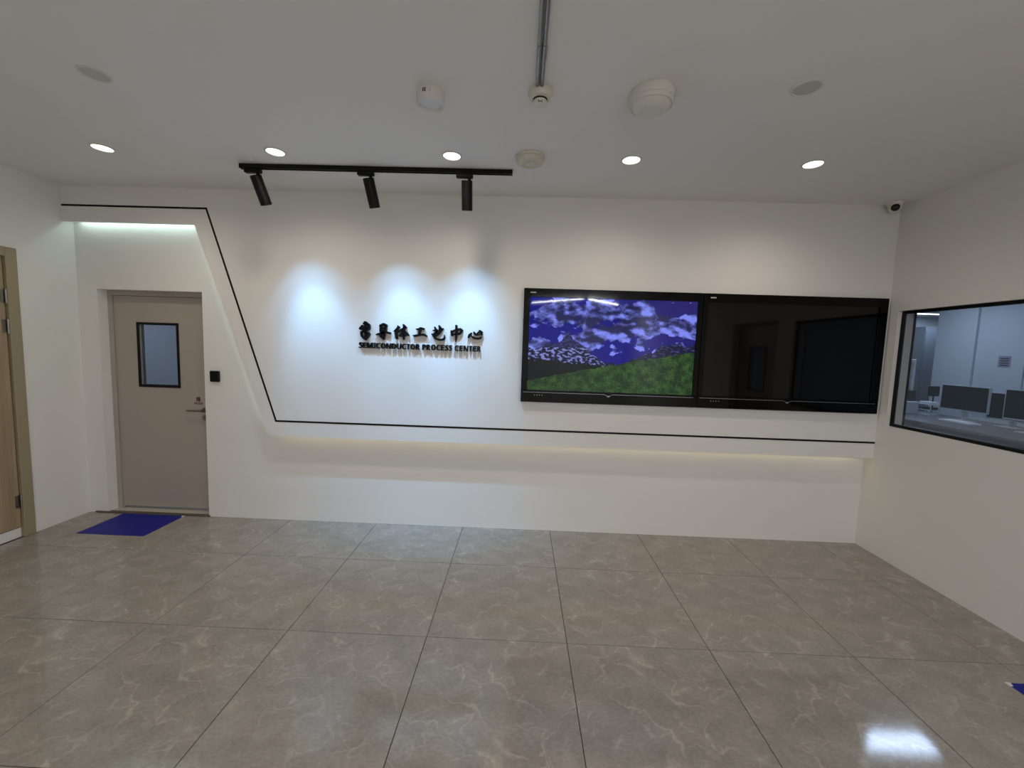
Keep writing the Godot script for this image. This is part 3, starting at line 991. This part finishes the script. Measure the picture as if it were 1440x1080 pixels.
func build_sign() -> void:
	var glyphs := [
		["ban", [[0.721, 1.823, 0.0073, 0.733, 1.836, 0.0112, 0.750, 1.824, 0.0107, 0.767, 1.814, 0.0097, 0.766, 1.784, 0.0107, 0.741, 1.765, 0.0073], [0.686, 1.784, 0.0063, 0.709, 1.802, 0.0122, 0.719, 1.785, 0.0073], [0.688, 1.780, 0.0073, 0.720, 1.776, 0.0088, 0.761, 1.788, 0.0088], [0.736, 1.823, 0.0088, 0.736, 1.760, 0.0107, 0.738, 1.690, 0.0083], [0.722, 1.768, 0.0058, 0.699, 1.750, 0.0083, 0.703, 1.721, 0.0088, 0.721, 1.702, 0.0088, 0.738, 1.692, 0.0073], [0.707, 1.757, 0.0063, 0.761, 1.745, 0.0088, 0.769, 1.735, 0.0083, 0.750, 1.701, 0.0063]]],
		["dao", [[0.869, 1.816, 0.0097, 0.868, 1.763, 0.0097], [0.863, 1.811, 0.0083, 0.891, 1.825, 0.0112, 0.916, 1.816, 0.0097], [0.913, 1.816, 0.0107, 0.907, 1.769, 0.0097], [0.870, 1.790, 0.0063, 0.912, 1.794, 0.0063], [0.868, 1.764, 0.0073, 0.912, 1.769, 0.0083], [0.828, 1.734, 0.0039, 0.844, 1.738, 0.0092, 0.887, 1.750, 0.0078, 0.921, 1.756, 0.0097, 0.948, 1.750, 0.0088], [0.891, 1.765, 0.0146, 0.890, 1.731, 0.0185, 0.896, 1.697, 0.0058], [0.856, 1.734, 0.0049, 0.874, 1.718, 0.0097, 0.896, 1.700, 0.0073]]],
		["ti", [[1.017, 1.815, 0.0049, 1.022, 1.803, 0.0102, 1.004, 1.782, 0.0097, 0.985, 1.768, 0.0049], [1.009, 1.781, 0.0122, 1.002, 1.747, 0.0107, 1.007, 1.709, 0.0088], [1.064, 1.826, 0.0063, 1.076, 1.807, 0.0122, 1.070, 1.785, 0.0073], [1.017, 1.761, 0.0058, 1.045, 1.780, 0.0092, 1.085, 1.803, 0.0083], [1.070, 1.804, 0.0107, 1.065, 1.754, 0.0107, 1.069, 1.702, 0.0063], [1.064, 1.777, 0.0073, 1.032, 1.732, 0.0073], [1.075, 1.771, 0.0073, 1.097, 1.746, 0.0112, 1.110, 1.737, 0.0058], [1.045, 1.728, 0.0053, 1.084, 1.734, 0.0073]]],
		["gong", [[1.178, 1.792, 0.0053, 1.197, 1.792, 0.0092, 1.214, 1.801, 0.0097, 1.239, 1.795, 0.0097], [1.214, 1.796, 0.0112, 1.206, 1.771, 0.0107, 1.201, 1.741, 0.0088], [1.149, 1.739, 0.0039, 1.164, 1.734, 0.0097, 1.206, 1.745, 0.0083, 1.243, 1.747, 0.0097, 1.266, 1.735, 0.0058]]],
		["yi", [[1.312, 1.754, 0.0053, 1.324, 1.748, 0.0088, 1.349, 1.770, 0.0083, 1.384, 1.794, 0.0097, 1.406, 1.801, 0.0073], [1.335, 1.813, 0.0058, 1.350, 1.786, 0.0112, 1.356, 1.763, 0.0073], [1.372, 1.827, 0.0058, 1.382, 1.808, 0.0117, 1.376, 1.780, 0.0088], [1.323, 1.786, 0.0053, 1.353, 1.790, 0.0083], [1.399, 1.799, 0.0088, 1.372, 1.761, 0.0097, 1.337, 1.733, 0.0088], [1.321, 1.745, 0.0073, 1.342, 1.718, 0.0092, 1.377, 1.707, 0.0088, 1.411, 1.710, 0.0097, 1.422, 1.727, 0.0073, 1.418, 1.751, 0.0024]]],
		["zhong", [[1.520, 1.832, 0.0088, 1.524, 1.785, 0.0112, 1.521, 1.734, 0.0097, 1.519, 1.696, 0.0034], [1.476, 1.790, 0.0039, 1.482, 1.771, 0.0097, 1.487, 1.749, 0.0083], [1.480, 1.779, 0.0063, 1.520, 1.797, 0.0088, 1.556, 1.804, 0.0102, 1.572, 1.791, 0.0083], [1.570, 1.793, 0.0097, 1.559, 1.773, 0.0097, 1.543, 1.758, 0.0073], [1.484, 1.751, 0.0068, 1.521, 1.763, 0.0068, 1.551, 1.767, 0.0068]]],
		["xin", [[1.651, 1.772, 0.0063, 1.636, 1.755, 0.0112, 1.627, 1.736, 0.0073], [1.654, 1.749, 0.0058, 1.674, 1.732, 0.0092, 1.708, 1.728, 0.0092, 1.732, 1.733, 0.0083, 1.739, 1.746, 0.0029], [1.671, 1.784, 0.0044, 1.681, 1.771, 0.0097, 1.691, 1.759, 0.0073], [1.689, 1.760, 0.0049, 1.720, 1.789, 0.0073], [1.722, 1.797, 0.0073, 1.738, 1.781, 0.0126, 1.742, 1.762, 0.0073], [1.699, 1.757, 0.0044, 1.727, 1.766, 0.0053]]],
	]
	var c := Vector3(1.2, 1.76, PD)
	var t := thing("wall_sign_characters", "seven black raised brush style characters on the spotlit white panel", "sign", c)
	for g in glyphs:
		var st := begin()
		for s in g[1]:
			brush(st, s, 0.0, 0.026, Transform3D(Basis.IDENTITY, Vector3(-c.x, -c.y, 0)))
		part("character", st, M.letter, t)
	var c2 := Vector3(1.208, 1.617, PD)
	t = thing("wall_sign_lettering", "row of small black raised capitals reading SEMICONDUCTOR PROCESS CENTER below the characters", "sign", c2)
	var text := "SEMICONDUCTOR PROCESS CENTER"
	var f := SystemFont.new()
	f.font_names = PackedStringArray(["Droid Sans"])
	f.font_weight = 700
	var adv := []
	var total := 0.0
	for i in text.length():
		var wd: float = f.get_string_size(text[i], HORIZONTAL_ALIGNMENT_LEFT, -1, 64).x
		adv.append(wd)
		total += wd
	var k := 1.062 / total
	var cap := 0.047
	var x := -0.531
	for i in text.length():
		if text[i] != " ":
			var tm := lettering(text[i], cap, 0.026, 700)
			var o := MeshInstance3D.new()
			o.name = "letter"
			o.mesh = tm
			o.material_override = M.letter
			t.add_child(o, true)
			var bb := tm.get_aabb()
			var sx: float = adv[i] * k * 0.84 / bb.size.x if text[i] != "I" else 0.9
			o.scale = Vector3(minf(sx, 1.35), 1, 1)
			o.position = Vector3(x + adv[i] * k / 2 - (bb.position.x + bb.size.x / 2) * o.scale.x, -bb.position.y - (0.0005 if text[i] in "SOCUQ" else 0.0), 0.013)
		x += adv[i] * k

func build_small_things() -> void:
	var t := thing("access_reader", "small square black access reader on wall beside the grey door", "card reader", Vector3(-0.672, 1.316, 0))
	var st := begin()
	box(st, Vector3(-0.044, -0.050, 0), Vector3(0.044, 0.050, 0.022), 0.007)
	part("case", st, M.matt_black, t)
	st = begin()
	box(st, Vector3(-0.037, -0.042, 0.022), Vector3(0.037, 0.042, 0.0228), 0.0004)
	part("face", st, M.gloss_black, t)
	for a in [["thin blue sticky mat on the floor before the grey door", Rect2(-1.575, 0.018, 0.575, 0.408), Vector2(1, -1), "door"], ["thin blue sticky mat on the floor by the side door beyond the window", Rect2(4.672, 1.580, 0.45, 0.60), Vector2(-1, -1), "window"]]:
		var r: Rect2 = a[1]
		var ctr := r.get_center()
		t = thing("sticky_mat", a[0], "mat", Vector3(ctr.x, 0, ctr.y), "blue sticky mats")
		var hs := r.size / 2
		var cut := 0.022
		var cs: Vector2 = a[2]
		st = begin()
		var poly := PackedVector2Array()
		for s in [Vector2(-1, -1), Vector2(1, -1), Vector2(1, 1), Vector2(-1, 1)]:
			poly.append(Vector2(s.x * hs.x, -s.y * hs.y))
		prism(st, poly, 0.0, 0.002, Transform3D(Basis(Vector3.RIGHT, -PI / 2), Vector3.ZERO))
		part("sheet", st, M.mat_blue, t)
		st = begin()
		var k := Vector2(cs.x * hs.x, cs.y * hs.y)
		var tabs := PackedVector2Array([k + Vector2(cs.x * 0.006, cs.y * 0.004), k + Vector2(-cs.x * cut, cs.y * 0.004), k + Vector2(-cs.x * cut * 0.4, -cs.y * cut), k + Vector2(cs.x * 0.006, -cs.y * cut)])
		for i in tabs.size():
			tabs[i].y = -tabs[i].y
		prism(st, tabs, 0.0, 0.0032, Transform3D(Basis(Vector3.RIGHT, -PI / 2), Vector3.ZERO))
		part("number_tab", st, M.paper, t)

func ceiling_panel(at: Vector3, sx: float, sz: float, e: float, label: String) -> void:
	var t := thing("light_panel", label, "light panel", at, "office ceiling light panels")
	var st := begin()
	box(st, Vector3(-sx / 2 - 0.015, -0.014, -sz / 2 - 0.015), Vector3(sx / 2 + 0.015, 0, sz / 2 + 0.015), 0.003)
	part("frame", st, M.white_plastic, t)
	st = begin()
	box(st, Vector3(-sx / 2, -0.017, -sz / 2), Vector3(sx / 2, -0.014, sz / 2))
	part("diffuser", st, M.led_panel, t)
	area(at - Vector3(0, 0.022, 0), Vector2(sx, sz), Vector3.DOWN, Vector3.RIGHT, Color(0.74, 0.85, 1.0), e, t)

func monitor(at: Vector3, w: float, h: float, lift: float, label: String, turn: float) -> void:
	# the screen looks along local -x; at is the foot on the desk
	var t := thing("computer_monitor", label, "monitor", at, "office monitors")
	t.rotation.y = turn
	var st := begin()
	box(st, Vector3(-0.02, lift, -w / 2), Vector3(0.012, lift + h, w / 2), 0.003)
	part("case", st, M.bezel, t)
	st = begin()
	box(st, Vector3(-0.023, lift + 0.022, -w / 2 + 0.014), Vector3(-0.019, lift + h - 0.014, w / 2 - 0.014))
	part("screen", st, M.monitor_face, t)
	st = begin()
	box(st, Vector3(0.012, 0.01, -0.03), Vector3(0.035, lift + h * 0.5, 0.03), 0.003)
	part("stand", st, M.grey_plastic, t)
	st = begin()
	box(st, Vector3(-0.10, 0, -0.13), Vector3(0.09, 0.012, 0.13), 0.004)
	part("foot", st, M.grey_plastic, t)

func build_office() -> void:
	var x0 := XR + 0.15
	var st := begin()
	box(st, Vector3(x0, -0.15, -8.6), Vector3(15.2, 0, 5.2))
	structure("floor_office", st, M.office_floor, "grey office floor beyond the window", "floor")
	st = begin()
	box(st, Vector3(x0, H, -8.6), Vector3(15.2, H + 0.15, 5.2))
	structure("ceiling_office", st, M.ceiling, "white office ceiling beyond the window", "ceiling")
	st = begin()
	box(st, Vector3(x0 - 0.15, 0, -8.6), Vector3(x0, H, -0.2))
	structure("wall_office_near", st, M.office_wall, "pale office wall running on behind the window")
	st = begin()
	box(st, Vector3(x0, 0, -8.6), Vector3(15.2, H, -8.4))
	structure("wall_office_end", st, M.office_wall, "pale end wall of the office")
	st = begin()
	box(st, Vector3(10.05, 0, -3.9), Vector3(10.60, H, 5.2))
	box(st, Vector3(10.03, 0, -3.20), Vector3(10.05, H, -3.02), 0.004)
	structure("wall_office_far", st, M.office_wall, "pale office wall opposite the window")
	st = begin()
	box(st, Vector3(10.0, 0, -4.42), Vector3(10.60, H, -3.74), 0.006)
	structure("wall_office_pillar", st, M.office_wall, "pale square pillar in the office", "pillar")
	st = begin()
	box(st, Vector3(10.6, 0, -3.9), Vector3(15.2, H, -3.7))
	structure("wall_office_return", st, M.office_wall, "pale office wall behind the pillar")
	st = begin()
	box(st, Vector3(15.0, 0, -8.4), Vector3(15.2, H, -3.9))
	structure("wall_office_corner", st, M.office_wall, "pale office wall far behind the pillar")
	st = begin()
	box(st, Vector3(x0, 0, 5.0), Vector3(10.4, H, 5.2))
	structure("wall_office_rear", st, M.office_wall, "pale office wall at the near end")
	# pale partition with a rail, far left through the window
	var e := E_OFFICE
	ceiling_panel(Vector3(6.60, H, -0.99), 1.16, 0.25, e, "long cool white light panel in the office ceiling near the window")
	ceiling_panel(Vector3(12.95, H, -7.5), 1.16, 0.25, e, "long cool white light panel at the far end of the office")
	ceiling_panel(Vector3(8.7, H, -3.6), 1.16, 0.25, e, "long cool white light panel above the office desk")
	ceiling_panel(Vector3(8.7, H, 1.6), 1.16, 0.25, e, "long cool white light panel at the near end of the office")
	# desk with monitors
	var t := thing("office_desk", "long grey office desk with monitors on it", "desk", Vector3(8.9, 0, -2.6))
	st = begin()
	box(st, Vector3(-0.75, 0.72, -1.35), Vector3(0.55, 0.75, 1.6), 0.004)
	part("top", st, M.desk, t)
	st = begin()
	box(st, Vector3(-0.70, 0.25, -1.3), Vector3(-0.68, 0.72, 1.55))
	part("modesty_panel", st, M.desk, t)
	for p in [Vector2(-0.70, -1.3), Vector2(-0.70, 1.50), Vector2(0.45, -1.3), Vector2(0.45, 1.50)]:
		st = begin()
		box(st, Vector3(p.x, 0, p.y), Vector3(p.x + 0.05, 0.72, p.y + 0.05), 0.003)
		part("leg", st, M.grey_plastic, t)
	monitor(Vector3(9.0, 0.75, -2.845), 0.69, 0.40, 0.155, "wide dark monitor with pale bezel on the office desk, before the pillar", 0.0)
	monitor(Vector3(9.12, 0.75, -2.32), 0.60, 0.40, 0.09, "dark monitor between the two pale framed ones on the desk", 0.0)
	monitor(Vector3(8.85, 0.75, -1.83), 0.70, 0.42, 0.15, "dark monitor with pale bezel on the office desk, below the notice", 0.0)
	t = thing("keyboard", "pale keyboard and papers stack before the wide monitor", "keyboard", Vector3(8.72, 0.75, -2.62))
	st = begin()
	box(st, Vector3(-0.09, 0, -0.23), Vector3(0.09, 0.022, 0.23), 0.004)
	part("body", st, M.bezel, t)
	for r in 4:
		st = begin()
		box(st, Vector3(-0.078 + r * 0.040, 0.022, -0.215), Vector3(-0.046 + r * 0.040, 0.030, 0.215), 0.002)
		part("key_row", st, M.paper, t)
	t = thing("wall_notice", "small mauve grey notice sheet on the pale office wall", "notice", Vector3(10.05, 1.60, -3.30))
	st = begin()
	box(st, Vector3(-0.004, 0, -0.09), Vector3(0, 0.19, 0.09))
	part("sheet", st, M.notice, t)
	for k in 4:
		st = begin()
		box(st, Vector3(-0.005, 0.03 + k * 0.036, -0.06), Vector3(-0.004, 0.045 + k * 0.036, 0.06))
		part("print_block", st, M.matt_black, t)
	t = thing("tall_dark_block", "tall dark grey block put in to fill the dark end of the office", "dark_block", Vector3(13.95, 0, -8.17))  # grey block put in and widened to fill the dark area here
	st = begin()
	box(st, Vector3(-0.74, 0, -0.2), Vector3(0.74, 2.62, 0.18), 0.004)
	part("block_body", st, M.dark_block, t)
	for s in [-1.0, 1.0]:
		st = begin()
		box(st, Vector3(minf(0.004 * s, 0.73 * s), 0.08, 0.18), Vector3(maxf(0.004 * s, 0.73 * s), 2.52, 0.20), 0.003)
		var dr := part("door", st, M.dark_block, t)
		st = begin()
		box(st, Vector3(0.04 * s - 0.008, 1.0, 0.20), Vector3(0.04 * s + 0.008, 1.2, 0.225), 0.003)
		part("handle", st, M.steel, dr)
	# instruments at the far end of the desk
	t = thing("bench_instrument", "white bench instrument with an upright arched frame at the desk's end", "instrument", Vector3(8.80, 0.75, -3.62))
	st = begin()
	box(st, Vector3(-0.13, 0, -0.14), Vector3(0.13, 0.22, 0.14), 0.01)
	part("base", st, M.bezel, t)
	st = begin()
	box(st, Vector3(-0.10, 0.22, -0.10), Vector3(0.10, 0.40, 0.10), 0.01)
	part("stage", st, M.matt_black, t)
	st = begin()
	box(st, Vector3(-0.12, 0.40, -0.05), Vector3(-0.075, 0.94, 0.05), 0.006)
	box(st, Vector3(0.045, 0.40, -0.05), Vector3(0.09, 0.94, 0.05), 0.006)
	box(st, Vector3(-0.075, 0.88, -0.05), Vector3(0.045, 0.94, 0.05), 0.006)
	part("arch", st, M.paper, t)
	t = thing("instrument_screen", "small black screen on a thin post beside the white instrument", "screen", Vector3(9.19, 0.75, -3.52))
	st = begin()
	box(st, Vector3(-0.085, 0.32, -0.015), Vector3(0.085, 0.49, 0.015), 0.004)
	part("panel", st, M.matt_black, t)
	st = begin()
	rod(st, Vector3(0, 0.012, 0), Vector3(0, 0.34, 0), 0.010)
	part("post", st, M.matt_black, t)
	st = begin()
	lathe(st, [Vector2(0, 0.0), Vector2(0.07, 0.0), Vector2(0.07, 0.008), Vector2(0.0, 0.014)], 24)
	part("foot", st, M.matt_black, t)
	t = thing("document_tray", "white tiered document tray with papers between instrument and black screen", "tray", Vector3(9.03, 0.75, -3.42))
	st = begin()
	for y in [0.0, 0.09, 0.18]:
		box(st, Vector3(-0.08, y, -0.12), Vector3(0.08, y + 0.012, 0.12), 0.003)
	for p in [Vector2(-0.08, -0.12), Vector2(0.07, -0.12), Vector2(-0.08, 0.11), Vector2(0.07, 0.11)]:
		box(st, Vector3(p.x, 0.0, p.y), Vector3(p.x + 0.01, 0.19, p.y + 0.01))
	part("shelves", st, M.bezel, t)
	for y in [0.012, 0.102, 0.192]:
		st = begin()
		box(st, Vector3(-0.065, y, -0.10), Vector3(0.065, y + 0.04, 0.10), 0.003)
		part("papers", st, M.paper if y != 0.102 else M.matt_black, t)

func build_vestibule() -> void:
	# the small cool-lit lobby seen through the grey door's pane
	var st := begin()
	box(st, Vector3(-2.9, 0, -2.2), Vector3(-0.1, H, -2.0))
	box(st, Vector3(-1.62, 0.0, -2.0), Vector3(-0.62, 2.05, -1.985))
	structure("wall_lobby_back", st, M.office_wall, "pale lobby wall behind the grey door")
	st = begin()
	box(st, Vector3(-2.9, 0, -2.0), Vector3(-2.7, H, -0.2))
	structure("wall_lobby_left", st, M.office_wall, "pale lobby side wall seen through the door pane")
	st = begin()
	box(st, Vector3(-0.3, 0, -2.0), Vector3(-0.1, H, -0.2))
	structure("wall_lobby_right", st, M.office_wall, "pale lobby side wall behind the grey door")
	st = begin()
	box(st, Vector3(-2.9, -0.15, -2.2), Vector3(-0.1, 0, -0.2))
	structure("floor_lobby", st, M.office_floor, "grey lobby floor behind the grey door", "floor")
	st = begin()
	box(st, Vector3(-2.9, H, -2.2), Vector3(-0.1, H + 0.15, -0.2))
	structure("ceiling_lobby", st, M.ceiling, "white lobby ceiling behind the grey door", "ceiling")
	ceiling_panel(Vector3(-1.5, H, -1.1), 0.56, 0.25, E_LOBBY, "cool white light panel in the lobby behind the grey door")
